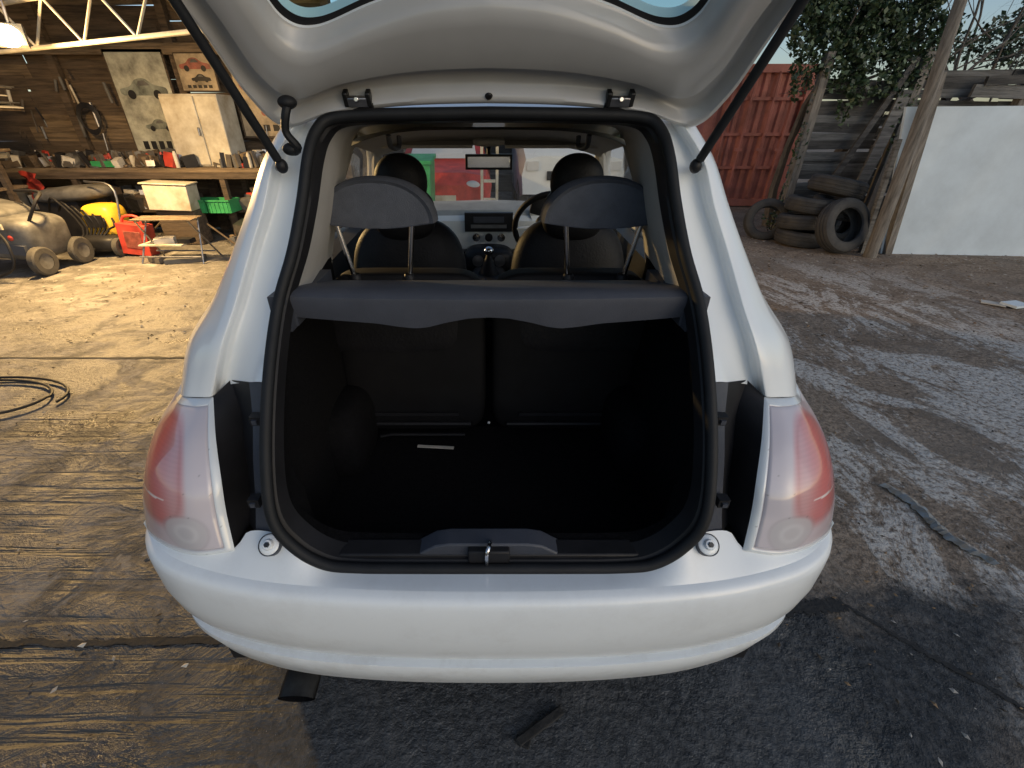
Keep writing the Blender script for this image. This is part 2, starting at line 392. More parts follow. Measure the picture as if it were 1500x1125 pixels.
lmat=m
mb=MB(); mb.grid(P,lmat,mirror=True)
o=part(mb,'tail_lamps',sharp=60)
ca=o.data.color_attributes.new('lens','FLOAT_COLOR','POINT')
cu=.48+.06*(vv-.5); cv=.55
rr=(np.abs((uu-cu)/.25)**2.6+np.abs((vv-cv)/.38)**2.6)**(1/2.6)
red=1-ss(.80,1.10,rr)
r2=np.sqrt(((uu-.27)/.15)**2+((vv-.17)/.12)**2)
clear=np.clip(1-ss(.85,1.0,r2),0,1)
base=np.array([.60,.55,.58]); rc=np.array([.60,.17,.16]); ed=np.array([.72,.76,.78])
colr=base[None,None]*(1-red[...,None])+rc[None,None]*red[...,None]
core=np.exp(-(((uu-cu-.04)/.07)**2))*red*ss(.2,.4,vv)
colr=colr*(1-.6*core[...,None])+np.array([.72,.13,.11])*.6*core[...,None]
milky=np.clip(np.exp(-(((uu-cu+.17)/.08)**2))*red,0,1)[...,None]*.65; colr=colr*(1-milky)+np.array([.62,.44,.45])*milky
rib=(.5+.5*np.sin(vv*220))[...,None]*red[...,None]*.07; colr=colr*(1-rib)
dk=np.exp(-((rr-.86)/.05)**2)[...,None]*.22; colr=colr*(1-dk)+np.array([.35,.10,.10])*dk
colr=colr*(1-clear[...,None]*.85)+np.array([.52,.50,.51])*clear[...,None]*.85
ring=np.exp(-((r2-1.0)/.08)**2)[...,None]*.35; colr=colr*(1-ring)+np.array([.34,.32,.33])*ring
ring=np.exp(-((r2-.45)/.12)**2)[...,None]*.35; colr=colr*(1-ring)+np.array([.72,.71,.71])*ring
pinkish=(np.exp(-((rr-1.15)/.16)**2)*ss(.3,.6,uu))[...,None]*.5; colr=colr*(1-pinkish)+np.array([.60,.38,.39])*pinkish
line=((abs(vv-.38+.03*(uu-.5))<.006)&(uu>.38)&(uu<.62))[...,None]; colr=np.where(line,np.array([.85,.75,.72]),colr)
gr=np.exp(-((edge-.065)/.008)**2)[...,None]*.5; colr=colr*(1-gr)+np.array([.35,.33,.35])*gr
rim=(edge<.06)[...,None]; colr=np.where(rim,ed,colr)
spk=rng.random((nr,nc,1))>.997; colr=np.where(spk,colr*.6,colr)
flat=colr.reshape(-1,3); flat=np.vstack([flat,flat]); ar=np.ones((len(flat),4)); ar[:,:3]=flat
ca.data.foreach_set('color',ar.reshape(-1))
ds=np.concatenate([np.linspace(.70,1.55,60),np.linspace(1.6,2.9,20),np.linspace(2.95,3.85,60),np.linspace(3.88,4.0,8)])
topd=[.70,.78,.82,.87,.92,.96,1.2,1.6,2.2,2.9,3.4,3.8,4.0]
topz=[.63,.635,.70,.78,.84,.88,.90,.93,.94,.95,.90,.80,.72]
topx=[.795,.805,.803,.793,.778,.762,.787,.79,.79,.77,.74,.70,.64]
G=[]
for dd in ds:
    tz=np.interp(dd,topd,topz); tx=np.interp(dd,topd,topx)
    bz=.27
    for wc in (1.12,3.42):
        q=.335**2-(dd-wc)**2
        if q>0: bz=max(bz,.29+math.sqrt(q))
    bz=min(bz,tz-.02)
    f=lambda z:np.interp(z,[.2,.28,.45,.62,.8,.95],[.76,.775,.808,.812,.80,.785])
    row=[]
    k=1-max(0,(dd-3.5)/.5)**2*.12
    for s_ in np.linspace(0,1,16):
        z=bz+(tz-bz)*s_; x=tx+(f(z)-f(tz))
        row.append((x*k,dd,z))
    G.append(row)
part(MB().grid(G,paint,mirror=True),'body_sides',sharp=40)
rd=[1.085,1.2,1.42,1.7,2.0,2.28]; rw=[.36,.44,.50,.54,.55,.53]; rz=[1.43,1.445,1.455,1.435,1.40,1.345]; rcz=[.01,.02,.03,.045,.045,.04]
rows=[]
for a,b_,c,e in zip(rd,rw,rz,rcz):
    rows.append([(b_*x,a,c+e*(1-x*x)-(0.03 if abs(x)>.99 else 0)) for x in (-1,-.93,-.7,-.35,0,.35,.7,.93,1)])
part(MB().grid(loft(rows,30,50),paint),'roof')
rows=[]
for a,z,b_ in zip([2.86,3.1,3.4,3.7,3.88,3.98,4.02,4.0],[1.0,.985,.94,.86,.77,.62,.42,.27],[.765,.755,.735,.70,.66,.60,.56,.54]):
    rows.append([(b_*x,a-.12*x*x*(a>3.6),z-.06*x*x-(.03*abs(x)**6)) for x in np.linspace(-1,1,9)])
part(MB().grid(loft(rows,30,40),paint),'bonnet')
mb=MB()
for sx in (-1,1):
    mb.tube(cr([(sx*.47,1.42,1.44),(sx*.53,1.7,1.41),(sx*.55,2.0,1.38),(sx*.54,2.28,1.33),(sx*.63,2.6,1.15),(sx*.72,2.9,.97)],20),.028,paint)
    mb.tube([(sx*.545,1.80,1.40),(sx*.68,1.80,1.15),(sx*.785,1.80,.93)],.03,blkpl)
part(mb,'window_pillars')
mb=MB()
mb.grid([[(x,y,z) for x,y,z in ((.46,1.42,1.44),(.60,1.36,1.2),(.77,1.25,.93))],[(x,y,z) for x,y,z in ((.55,2.0,1.39),(.66,2.0,1.18),(.785,2.0,.94))],[(x,y,z) for x,y,z in ((.54,2.28,1.33),(.64,2.5,1.14),(.77,2.88,.96))]],glass,mirror=True)
part(mb,'side_windows')
rows=[[(x*.53,2.28,1.375-.03*x*x) for x in np.linspace(-1,1,13)],[(x*.74,2.92-.10*x*x,1.0-.03*x*x) for x in np.linspace(-1,1,13)]]
part(MB().grid(rows,glass),'windscreen')
mb=MB()
for sx in (-1,1):
    for wc in (1.12,3.42):
        rt=(0,math.pi/2,0)
        prof=[(.19,-.085),(.24,-.092),(.275,-.088),(.293,-.07),(.297,0),(.293,.07),(.275,.088),(.24,.092),(.19,.085)]
        mb.lathe(prof,(sx*.71,wc,.297),tyre,rot=rt,n=40)
        mb.lathe([(.195,-.085),(.19,-.06),(.195,.085),(.185,.085),(.17,.05),(.05,.06),(.0,.065)] if sx>0 else [(.195,.085),(.195,-.085),(.185,-.085),(.17,-.05),(.05,-.06),(.0,-.065)],(sx*.71,wc,.297),silver,rot=rt,n=40)
part(mb,'wheels')
mb=MB().box((0,2.25,.30),(1.3,3.3,.10),blkpl)
mb.box((0,.66,.30),(1.2,.12,.06),blkpl)
part(mb,'underbody')
mb=MB()
e=[(-.475,.528,.200),(-.475,.62,.21),(-.45,.9,.24)]
mb.tube(e,.046,dsteel,n=24,cap=False,flat=.45); mb.tube(e,.041,blk,n=24,cap=False,flat=.42)
part(mb,'exhaust')
half=[(0,.580,.634),(.15,.580,.634),(.27,.580,.636),(.335,.581,.647),(.388,.588,.687),(.421,.60,.753),(.431,.65,.851),(.432,.74,.982),(.426,.84,1.10),(.398,.90,1.193),(.380,.955,1.28),(.366,1.0,1.361),(.352,1.035,1.405),(.32,1.055,1.428),(.22,1.06,1.434),(0,1.06,1.437)]
hs=cr(half,90)
loop=np.vstack([hs,(hs*np.array([-1,1,1]))[::-1][1:-1]])
mb=MB(); mb.tube(loop+np.array([0,-.004,.002]),.0115,rubber,closed=True,n=12)
def shrink(P,k,dy): 
    Q=P.copy(); c=np.array([0,.80,1.04]); Q[:,0]*=k; Q[:,2]=c[2]+(Q[:,2]-c[2])*k; Q[:,1]+=dy; return Q
L1=shrink(loop,.972,.010); L2=shrink(loop,.962,.045)
mb.grid([loop,L1,L2],blkpl,wrap=True)
part(mb,'door_seal')
ups=np.array([p for p in hs if p[2]>1.09])
r0=shrink(ups,.962,.045)
r1=r0.copy(); r1[:,0]=r0[:,0]*1.02; r1[:,1]+=.12
r2_=r0.copy(); r2_[:,0]=r0[:,0]*1.14; r2_[:,1]+=.38
r2_[:,1]=np.maximum(r2_[:,1],1.33)
part(MB().grid([r0,r1*.5+r0*.5,r1,r1*.5+r2_*.5,r2_],beige,mirror=True),'pillar_trim')
rows=[]
for a,b_,z in ((1.43,.42,1.405),(1.7,.50,1.41),(2.0,.52,1.385),(2.2,.51,1.355),(2.27,.52,1.335)):
    rows.append([(b_*x,a,z-.05*abs(x)**4) for x in np.linspace(-1,1,15)])
mb=MB().grid(loft(rows,14,30),beige)
mb.ball((0,2.16,1.352),(.07,.05,.018),beige,p=3)
for sx in (-1,1): mb.box((sx*.27,2.2,1.350),(.40,.13,.012),beige,rot=(.25,0,0))
part(mb,'headliner')
mb=MB()
for sx in (-1,1): mb.tube(cr([(sx*.30,1.5,1.39),(sx*.30,1.52,1.36),(sx*.29,1.60,1.355),(sx*.29,1.62,1.385)],12),.008,gry)
part(mb,'grab_handles')
mb=MB()
lows=np.array([p for p in hs if p[2]<=1.10]); q0=shrink(lows,.962,.045)
q1=q0.copy(); q1[:,1]+=.03; q1[:,0]=np.minimum(q1[:,0]*1.04,.46)
q2=q1.copy()
for p in q2:
    p[1]+=.06
    if p[2]<.72 : p[2]=.5
    p[0]=p[0]*1.03
mb.grid([q0,q1,q2],blk,mirror=True)
mb.box((0,.95,.485),(1.0,.60,.03),blk)
for sx in (-1,1):
    rows=[]
    for z in (.49,.6,.7,.85,.95,1.05,1.09):
        ys=np.interp(z,[.49,.69,.85,.98,1.10],[.66,.68,.75,.84,.93])
        rows.append([(sx*.455,ys+(1.27-ys)*t,z) for t in np.linspace(0,1,6)])
    mb.grid(rows,blk)
    mb.ball((sx*.45,1.12,.58),(.08,.14,.13),blk,p=3)
part(mb,'boot_lining')
mb=MB()
for sx in (-1,1):
    mb.ball((sx*.235,1.24,.79),(.225,.05,.27),seatb,p=7,n=24)
    mb.tube([(sx*.44,1.185,.56),(sx*.06,1.185,.56)],.007,blkpl)
    mb.box((sx*.25,1.183,.60),(.30,.006,.012),blkpl)
mb.tube([(-.36,1.16,.525),(-.32,1.165,.53),(-.08,1.165,.53)],.005,blkpl)
mb.ball((0,1.17,.575),(.005,.005,.005),silver)
part(mb,'rear_seat_backs')
part(MB().box((-.175,1.13,.505),(.12,.010,.004),paper,rot=(0,0,-.08)),'paper_scrap',smooth=False)
mb=MB()
mb.prism([(-.165,.640),(-.11,.678),(-.08,.684),(.08,.684),(.11,.678),(.165,.640)],.596,.640,gry2)
mb.prism([(-.325,.638),(-.31,.655),(.31,.655),(.325,.638)],.594,.636,blkpl)
mb.box((0,.591,.662),(.085,.02,.034),blkpl)
part(mb,'latch_trim',bevel=.004)
part(MB().tube(cr([(-.004,.577,.650),(-.004,.572,.685),(0,.582,.695),(.004,.602,.685),(.004,.607,.65)],16),.0045,chrome),'latch_striker')
n=81; xs=np.linspace(-.425,.425,n); top=[];bot=[];frt=[];tb=[]
for x in xs:
    a=abs(x)
    dip=np.interp(a,[0,.04,.09,.13,.155,.19,.24,.425],[.050,.052,.062,.073,.076,.073,.066,.056])
    yb=.868-.02*(1-(x/.43)**2)
    top.append((x,yb+.012,1.120)); tb.append((x,yb,1.113)); bot.append((x,yb+.012,1.120-dip)); frt.append((x,1.13,1.065))
tb2=[(x,y+.03,z+.003) for x,y,z in top]
bot2=[(x,y+.01,z-.004) for x,y,z in bot]
mb=MB().grid([frt,tb2,top,tb,[(p[0],p[1],p[2]-.010) for p in tb],bot,bot2,[(x,1.13,1.045) for x in xs],frt],gry)
for sx in (-1,1):
    mb.box((sx*.432,.875,1.080),(.035,.05,.076),gry2)
    mb.box((sx*.425,1.0,1.07),(.03,.25,.05),gry2)
part(mb,'parcel_shelf',sharp=25)
mb=MB()
for sx in (-1,1):
    cx=sx*.285
    rows=[]
    for y,k in ((-.045,.90),(-.052,.97),(-.04,1.0),(.0,1.02),(.03,.98),(.045,.85)):
        ring=[]
        for t in np.linspace(0,math.pi,28):
            ring.append((cx+.150*k*math.copysign(abs(math.cos(t))**.9,math.cos(t)),1.20+y,1.205+.102*k*math.sin(t)))
        for t in np.linspace(0,1,12)[1:-1]:
            ring.append((cx-.150*k+.300*k*t,1.20+y,1.205-.014*math.sin(math.pi*t)))
        rows.append(ring)
    mb.grid(rows,headg,wrap=True)
    for r_ in (rows[0],rows[-1]):
        c=np.mean(np.array(r_),axis=0); c[1]+=(-.006 if r_ is rows[0] else .006)
        mb.add(list(r_)+[c],[(i,(i+1)%len(r_),len(r_)) for i in range(len(r_))],headg)
    for px in (-.118,.085) if sx<0 else (-.085,.118):
        mb.tube([(cx+px*1.0,1.20,1.21),(cx+px*.72,1.205,1.02)],.0068,chrome,n=10)
        mb.lathe([(.018,0),(.018,.012),(.012,.02)],(cx+px*.74,1.205,1.04),blkpl,n=12)
part(mb,'rear_headrests',sharp=60)
mb=MB()
for sx in (-1,1): mb.ball((sx*.27,1.245,.915),(.24,.06,.125),leather,p=4)
part(mb,'rear_seat_tops')
mb=MB()
for sx in (-1,1):
    cx=sx*.325
    mb.ball((cx,1.80,.83),(.235,.09,.275),leather,p=2.8,n=24,rot=(-.15,0,0))
    mb.ball((cx,1.77,1.235),(.098,.055,.095),leather,p=2.2,n=20)
    mb.ball((cx,1.78,1.12),(.12,.05,.10),leather,p=2.6)
    mb.ball((cx,2.05,.52),(.24,.28,.10),leather,p=3)
part(mb,'front_seats')
mb=MB()
xs=np.linspace(-.68,.68,41)
rows=[[(x,2.90,1.01-.02*x*x) for x in xs],[(x,2.72,1.02-.03*x*x) for x in xs],[(x,2.63,1.0-.03*x*x) for x in xs],[(x,2.61,.975-.03*x*x) for x in xs]]
mb.grid(rows,mat('dash_top',(.36,.37,.35),.6))
rows=[[(x,2.61,.975-.03*x*x) for x in xs],[(x,2.585,.95-.03*x*x) for x in xs],[(x,2.58,.87) for x in xs],[(x,2.60,.79+.02*x*x) for x in xs],[(x,2.64,.76) for x in xs]]
mb.grid(rows,dashw)
mb.grid([[(x,2.63,.77) for x in xs],[(x,2.70,.45) for x in xs]],blkpl)
mb.box((0,2.58,.945),(.27,.04,.10),blkpl); mb.box((0,2.556,.96),(.17,.01,.03),gry2)
mb.box((0,2.555,.925),(.20,.01,.018),steel)
for k in (-1,0,1): mb.lathe([(.022,.0),(.022,.012),(.0,.014)],(k*.07,2.56,.865),chrome if k else blkpl,rot=(math.pi/2,0,0),n=20)
mb.ball((0,2.50,.76),(.14,.10,.075),blkpl,p=3)
for sx in (-1,1):
    mb.lathe([(.03,0),(.03,.01),(0,.012)],(sx*.06,2.40,.775),steel,rot=(math.pi/2,0,0))
    mb.lathe([(.045,.0),(.045,.012),(.03,.014),(.0,.008)],(sx*.56,2.575,.93),blkpl,rot=(math.pi/2,0,0),n=24)
mb.lathe([(.085,.0),(.085,-.03),(.0,-.01)],(.315,2.59,1.0),blkpl,rot=(math.pi/2,0,0),n=24)
part(mb,'dashboard',sharp=30)
mb=MB()
mb.ball((0,2.25,.66),(.10,.30,.09),blkpl,p=3.5)
mb.lathe([(.06,0),(.02,.09),(.012,.11)],(0,2.25,.735),leather,n=20)
mb.ball((0,2.25,.865),(.025,.025,.022),chrome)
mb.tube([(-.02,1.95,.73),(-.02,2.1,.76)],.014,blkpl)
part(mb,'centre_console')
mb=MB(); cx=.315; c=Vector((cx,2.36,.965)); M=Euler((math.radians(-65),0,0)).to_matrix()
mb.tube([M@Vector((.18*math.cos(a),.18*math.sin(a),0))+c for a in np.linspace(0,2*math.pi,40,endpoint=False)],.015,leather,closed=True,n=10)
mb.ball(c,(.075,.03,.06),leather,p=2.6,rot=(-.4,0,0)); mb.lathe([(.022,0),(.022,.004),(0,.006)],c+Vector((0,-.032,.01)),chrome,rot=(math.pi/2-.4,0,0))
for a in (.1,math.pi-.1,-math.pi/2):
    mb.tube([c,M@Vector((.17*math.cos(a),.17*math.sin(a),0))+c],.016,dashw if a!=-math.pi/2 else blkpl,flat=.5)
part(mb,'steering_wheel')
mb=MB(); mb.box((0,2.20,1.272),(.21,.03,.062),blkpl); mb.box((0,2.183,1.272),(.19,.004,.046),chrome); mb.tube([(0,2.21,1.29),(0,2.25,1.35)],.01,blkpl)
part(mb,'rear_view_mirror',bevel=.008)
mb=MB()
for sx in (-1,1):
    mb.grid([[(sx*.60,1.2,.45),(sx*.62,1.2,.93)],[(sx*.70,2.9,.45),(sx*.70,2.9,.94)]],blkpl)
    mb.grid([[(sx*.62,1.2,.925),(sx*.75,1.2,.92)],[(sx*.70,2.9,.94),(sx*.76,2.9,.94)]],blkpl)
    mb.tube([(sx*.50,1.80,1.40),(sx*.62,1.80,1.15),(sx*.68,1.80,.93)],.035,beige)
    mb.tube(cr([(sx*.50,2.24,1.34),(sx*.60,2.55,1.14),(sx*.69,2.85,.98)],10),.025,beige)
    mb.ball((sx*.87,2.55,1.0),(.09,.06,.065),paint,p=3)
mb.box((0,2.0,.40),(1.3,1.7,.05),blk)
part(mb,'interior_sides')
# ---------------- tailgate
HG=np.array([0,1.08,1.452]); 
ang=math.radians(46); v_=np.array([0,-math.cos(ang),math.sin(ang)]); n_=np.array([0,-math.sin(ang),-math.cos(ang)])
def HP(x,s,n): return HG+np.array([x,0,0])+v_*s+n_*(n+.15*x*x)
out=[(0,.012),(.18,.010),(.33,.0),(.43,-.018),(.466,.06),(.480,.2),(.52,.4),(.58,.62),(.57,.86),(.30,.95),(0,.96)]
inn=[(0,.222),(.10,.212),(.20,.186),(.30,.156),(.350,.172),(.372,.24),(.41,.38),(.43,.50),(.39,.585),(.2,.615),(0,.62)]
oc=cr(out,110); ic=cr(inn,110)
oc=np.vstack([oc,(oc*np.array([-1,1]))[::-1][1:-1]]); ic=np.vstack([ic,(ic*np.array([-1,1]))[::-1][1:-1]])
prof=[(0,-.025),(0,.0),(.02,.012),(.05,.016),(.085,.016),(.11,.010),(.14,-.008),(.18,-.013),(.30,-.012),(.36,-.008),(.385,.010),(.41,.020),(.50,.024),(.78,.026),(.88,.022),(.94,.008),(.97,-.010),(1,-.014)]
rows=[]
for t,nn in prof: rows.append([HP(*(oc[j]*(1-t)+ic[j]*t),nn) for j in range(len(oc))])
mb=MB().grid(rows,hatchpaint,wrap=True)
rows=[]
for t,nn in ((0,-.025),(.03,-.040),(.15,-.055),(.6,-.065),(1,-.062),(1,-.014)):
    rows.append([HP(*(oc[j]*(1-t)+ic[j]*t),nn) for j in range(len(oc))])
mb.grid(rows,paint,wrap=True)
mb.lathe([(0,.004),(.006,.004),(.008,0)],tuple(HP(0,.035,.014)),blkpl,rot=(ang+math.pi/2,0,0),n=12)
part(mb,'tailgate',sharp=50)
g=[HP(p[0],p[1],-.020) for p in ic]; c=HP(0,.40,-.03)
band=[HP(p[0]*.975,.40+(p[1]-.40)*.955,-.022) for p in ic]
mb=MB().grid([g,band],rubber,wrap=True); mb.add(band+[c],[(i,(i+1)%len(g),len(g)) for i in range(len(g))],tglass); part(mb,'rear_window')
mb=MB()
for sx in (-1,1):
    mb.box((sx*.262,1.062,1.452),(.058,.03,.022),blkpl,rot=(.5,0,0))
    mb.box((sx*.262,1.043,1.458),(.044,.012,.018),steel,rot=(.5,0,0))
    mb.box((sx*.240,1.044,1.464),(.010,.02,.026),dsteel,rot=(.5,0,0)); mb.box((sx*.285,1.044,1.464),(.010,.02,.026),dsteel,rot=(.5,0,0))
    mb.lathe([(0,.01),(.006,.01),(.006,0)],(sx*.262,1.036,1.461),chrome,rot=(math.pi/2,0,0),n=6)
part(mb,'tailgate_hinges',bevel=.002)
mb=MB()
for sx in (-1,1):
    a=Vector((sx*.425,1.0,1.345)); b_=Vector((sx*.515,.76,1.765)); m_=a.lerp(b_,.58)
    mb.tube([a.lerp(b_,.03),m_],.0088,rubber,n=12); mb.tube([m_,b_],.0045,chrome,n=10); mb.ball(a,(.012,.012,.014),blkpl); mb.ball(b_,(.012,.012,.012),blkpl)
    mb.tube([a,a+Vector((sx*.02,.03,-.005))],.008,steel)
part(mb,'gas_struts')
mb=MB().tube(cr([(-.385,1.0,1.455),(-.392,.99,1.435),(-.40,.995,1.405),(-.385,1.0,1.38),(-.40,1.02,1.37)],20),.008,rubber)
mb.ball((-.388,1.0,1.455),(.018,.016,.012),rubber); mb.ball((-.402,1.01,1.375),(.018,.014,.012),rubber)
part(mb,'wiring_gaiter')
# ================================================================= RIGHT SIDE
def planks(mb,x0,x1,y0,y1,z0,z1,ph,mats,depth=.02,seg=1.8,jit=.02):
    L=math.hypot(x1-x0,y1-y0); ux,uy=(x1-x0)/L,(y1-y0)/L; a=math.atan2(uy,ux)
    n=max(1,round(L/seg)); z=z0; r=0
    while z<z1:
        sh=random.uniform(-.2,.2)*(n>1)
        for i in range(n):
            c0=0 if i==0 else i*L/n+sh; c1=L if i==n-1 else (i+1)*L/n+sh
            c=(c0+c1)/2; l=(c1-c0)*.997
            off=random.uniform(-.012,.016)
            mb.box((x0+ux*c+uy*off,y0+uy*c-ux*off,z+ph/2+random.uniform(-jit,jit)*.6),(l,depth,ph*1.12),random.choice(mats),rot=(random.uniform(.02,.16),random.uniform(-jit,jit)*.6,a))
        z+=ph; r+=1
fence=empty('wooden_fence')
mb=MB()
x=4.3
while x<12.5:
    w_=random.uniform(.9,1.5); planks(mb,x,x+w_,7.0+random.uniform(-.05,.05),7.0+random.uniform(-.05,.05),.0,2.0+random.uniform(-.12,.1),random.choice([.075,.085,.10]),[wood_g,wood_g,wood_g2,wood_g2],seg=9,jit=.06); x+=w_
mb.done('fence_boards',parent=fence,smooth=False)
mb=MB()
for x in (4.35,5.6,7.05,8.6,10.2,11.8): mb.box((x,6.90,1.1),(.10,.10,2.2),wood_v,rot=(0,random.uniform(-.06,.06),0))
mb.box((5.1,6.86,1.25),(.08,.03,1.9),wood_g2,rot=(0,.35,0)); mb.box((5.35,6.84,.9),(.16,.03,1.8),wood_g,rot=(0,.1,0)); mb.box((6.0,6.85,1.0),(.07,.04,2.0),wood_v,rot=(0,-.18,0))
mb.box((7.6,6.85,1.75),(2.6,.04,.14),wood_g,rot=(0,.03,0)); mb.box((7.9,6.83,1.95),(3.0,.04,.10),wood_g2,rot=(0,-.04,0))
mb.done('fence_posts',parent=fence,smooth=False)
fence2=empty('wooden_fence')
mb=MB(); planks(mb,-2.5,4.2,11.5,11.5,0,2.0,.12,[wood_g,wood_g2],seg=1.8,jit=.03); mb.done('fence_boards',parent=fence2,smooth=False)
mb=MB()
for x in (-2.4,-.6,1.2,3.0): mb.box((x,11.42,1.05),(.1,.1,2.1),wood_v)
mb.done('fence_posts',parent=fence2,smooth=False)
cont=empty('shipping_container')
pts=[]; x=4.05
while x<5.6:
    pts+= [(x,9.30),(x+.07,9.30),(x+.10,9.34),(x+.17,9.34)]; x+=.20
mb=MB(); mb.grid([[(a,b_,z) for a,b_ in pts] for z in (.12,2.2)],redpaint); mb.done('end_panel',parent=cont,sharp=20)
mb=MB(); mb.box((4.85,12.3,1.15),(1.60,5.9,2.1),redpaint)
for z in (.08,2.24): mb.box((4.83,9.32,z),(1.7,.16,.12),redpaint)
for x in (3.98,5.66): mb.box((x,9.32,1.16),(.13,.16,2.05),redpaint)
for x in (4.3,4.65,5.05,5.4):
    mb.tube([(x,9.24,.2),(x,9.24,2.2)],.020,redpaint); mb.box((x,9.24,1.0),(.14,.03,.05),redpaint)
for z in (.7,1.25,1.8): mb.box((4.83,9.275,z),(1.6,.02,.05),redpaint)
mb.done('frame_and_locking_bars',parent=cont)
mb=MB(); v=[(4.98,5.62,0),(8.5,5.35,0),(8.4,5.5,1.60),(4.62,5.72,1.58)]
v2=[(a,b_+.03,c) for a,b_,c in v]
mb.add(v+v2,[(0,1,2,3),(7,6,5,4),(0,4,5,1),(1,5,6,2),(2,6,7,3),(3,7,4,0)],whiteboard)
wb=mb.done('white_board_panel',smooth=False)
mb=MB(); mb.box((4.90,5.60,.85),(.08,.07,1.75),wood_v,rot=(0,-.16,0)); mb.box((4.70,5.66,.62),(.05,.05,1.3),wood_g,rot=(0,-.1,0)); mb.box((6.9,5.72,.85),(.09,.07,1.7),wood_v); mb.done('board_post',parent=wb,smooth=False)
mb=MB(); mb.tube(cr([(4.72,5.46,-.05),(4.67,5.46,.8),(4.60,5.47,1.7),(4.50,5.46,2.5),(4.38,5.45,3.6)],14),[.070-.002*i for i in range(14)],wood_v,n=12)
mb.done('wooden_pole')
def mk_tyre(loc,rot,r=.30):
    k=r/.30
    prof=[(.18,-.07),(.19,-.085),(.225,-.098),(.262,-.092),(.285,-.078),(.296,-.05),(.292,-.047),(.292,-.035),(.299,-.032),(.299,-.006),(.293,-.004),(.293,.004),(.299,.006),(.299,.032),(.292,.035),(.292,.047),(.296,.05),(.285,.078),(.262,.092),(.225,.098),(.19,.085),(.18,.07),(.195,.06),(.262,.055),(.272,0),(.262,-.055),(.195,-.06)]
    m=MB().lathe([(a*k,b_*k*.95) for a,b_ in prof],(0,0,0),tyre,n=40,closed=True)
    o=m.done('tyre',sharp=30); o.location=loc; o.rotation_euler=rot
mk_tyre((4.42,5.70,.32),(math.radians(70),.0,math.radians(10)),.33)
mk_tyre((4.22,6.12,.10),(.03,.05,0)); mk_tyre((4.20,6.15,.30),(-.05,.04,1)); mk_tyre((4.24,6.15,.50),(.08,-.05,2)); mk_tyre((4.50,6.15,.72),(.16,.12,1),.33)
mk_tyre((4.75,6.25,.30),(math.radians(78),0,.3)); mk_tyre((3.92,6.5,.25),(math.radians(75),0,-.3),.28); mk_tyre((4.6,6.2,.46),(.2,.1,.3),.30)
def leaves(mb,clumps,n,size,mats):
    for (c,r) in clumps:
        m=int(n*r[0]*r[1]*r[2]*8)
        for _ in range(m):
            p=rng.normal(0,1,3); p/=np.linalg.norm(p); p*=rng.uniform(.35,1)**.5
            q=np.array(c)+p*np.array(r)*(1+.25*math.sin(7*p[0]+5*p[2]))
            a=rng.normal(0,1,3); a/=np.linalg.norm(a); b_=np.cross(a,rng.normal(0,1,3)); b_/=np.linalg.norm(b_)
            s_=size*rng.uniform(.6,1.4)
            mb.add([q-a*s_,q-b_*s_*.6,q+a*s_,q+b_*s_*.6],[(0,1,2,3)],mats[rng.integers(len(mats))])
lf=[mat('ivy_dark',(.018,.038,.015),.5,var=.3),mat('ivy_mid',(.038,.07,.028),.5,var=.3),mat('ivy_light',(.075,.11,.05),.5,var=.3)]
tree=empty('ivy_tree')
mb=MB(); cl=[((4.5,7.2,2.70),(.50,.3,.42)),((4.95,7.1,2.40),(.48,.28,.36)),((5.25,7.2,2.80),(.45,.3,.36)),((4.05,7.0,2.5),(.30,.2,.35)),((4.1,6.95,2.0),(.16,.12,.30)),((4.55,6.90,2.08),(.40,.15,.28)),((5.4,6.94,2.12),(.32,.15,.22)),((4.9,7.3,3.4),(.65,.4,.5)),((4.2,7.2,3.2),(.42,.3,.42)),((5.7,7.3,3.5),(.45,.3,.45)),((5.0,7.4,4.1),(.7,.5,.45)),((5.0,6.88,1.86),(.50,.08,.22)),((5.75,7.1,2.45),(.25,.2,.2)),((4.75,6.88,1.65),(.12,.05,.30)),((5.45,6.86,1.70),(.10,.05,.35))]
leaves(mb,cl,6200,.032,lf)
leaves(mb,[((4.32,6.85,.20),(.22,.12,.2)),((4.30,6.88,1.0),(.08,.06,.85)),((4.7,6.8,.08),(.4,.12,.09)),((5.55,6.83,1.5),(.10,.05,.5))],4200,.024,lf)
mb.done('leaves',parent=tree,smooth=False)
def branch(mb,p,d,l,r,dep,mt,ymin=6.95):
    pts=[Vector(p)]; rs=[r]; q=Vector(p); dd=Vector(d)
    for i in range(4):
        dd=(dd+Vector(rng.normal(0,.13,3))).normalized(); q=q+dd*l/4; q.y=max(q.y,ymin); pts.append(q.copy()); rs.append(r*(1-.16*(i+1)))
    mb.tube(pts,rs,mt,n=6 if r>.02 else 4)
    if dep>0:
        for k in range(3 if dep>1 else 4):
            i=random.choice([2,3,4,4]); nd=(dd+Vector(rng.normal(0,.55,3))).normalized(); nd.y=abs(nd.y) if pts[i].y<ymin+.2 else nd.y
            branch(mb,pts[i],nd,l*.72,rs[i]*.62,dep-1,mt,ymin)
mb=MB(); branch(mb,(4.9,7.4,0),(0,0,1),2.4,.12,3,bark); branch(mb,(4.5,7.4,0),(-.05,0,1),2.2,.08,2,bark); mb.done('trunk',parent=tree)
mb=MB(); branch(mb,(6.6,7.5,0),(-.05,0,1),2.1,.09,4,bark); branch(mb,(6.6,7.5,1.7),(-.7,-.1,.5),1.1,.035,4,bark); branch(mb,(6.6,7.5,1.6),(.6,-.1,.6),1.1,.035,4,bark)
for k in range(16):
    p=Vector((rng.uniform(5.4,7.4),7.3,rng.uniform(2.0,2.5))); branch(mb,p,Vector((rng.uniform(-1,1),0,rng.uniform(-.1,.9))).normalized(),.8,.011,2,bark)
mb.done('bare_tree')
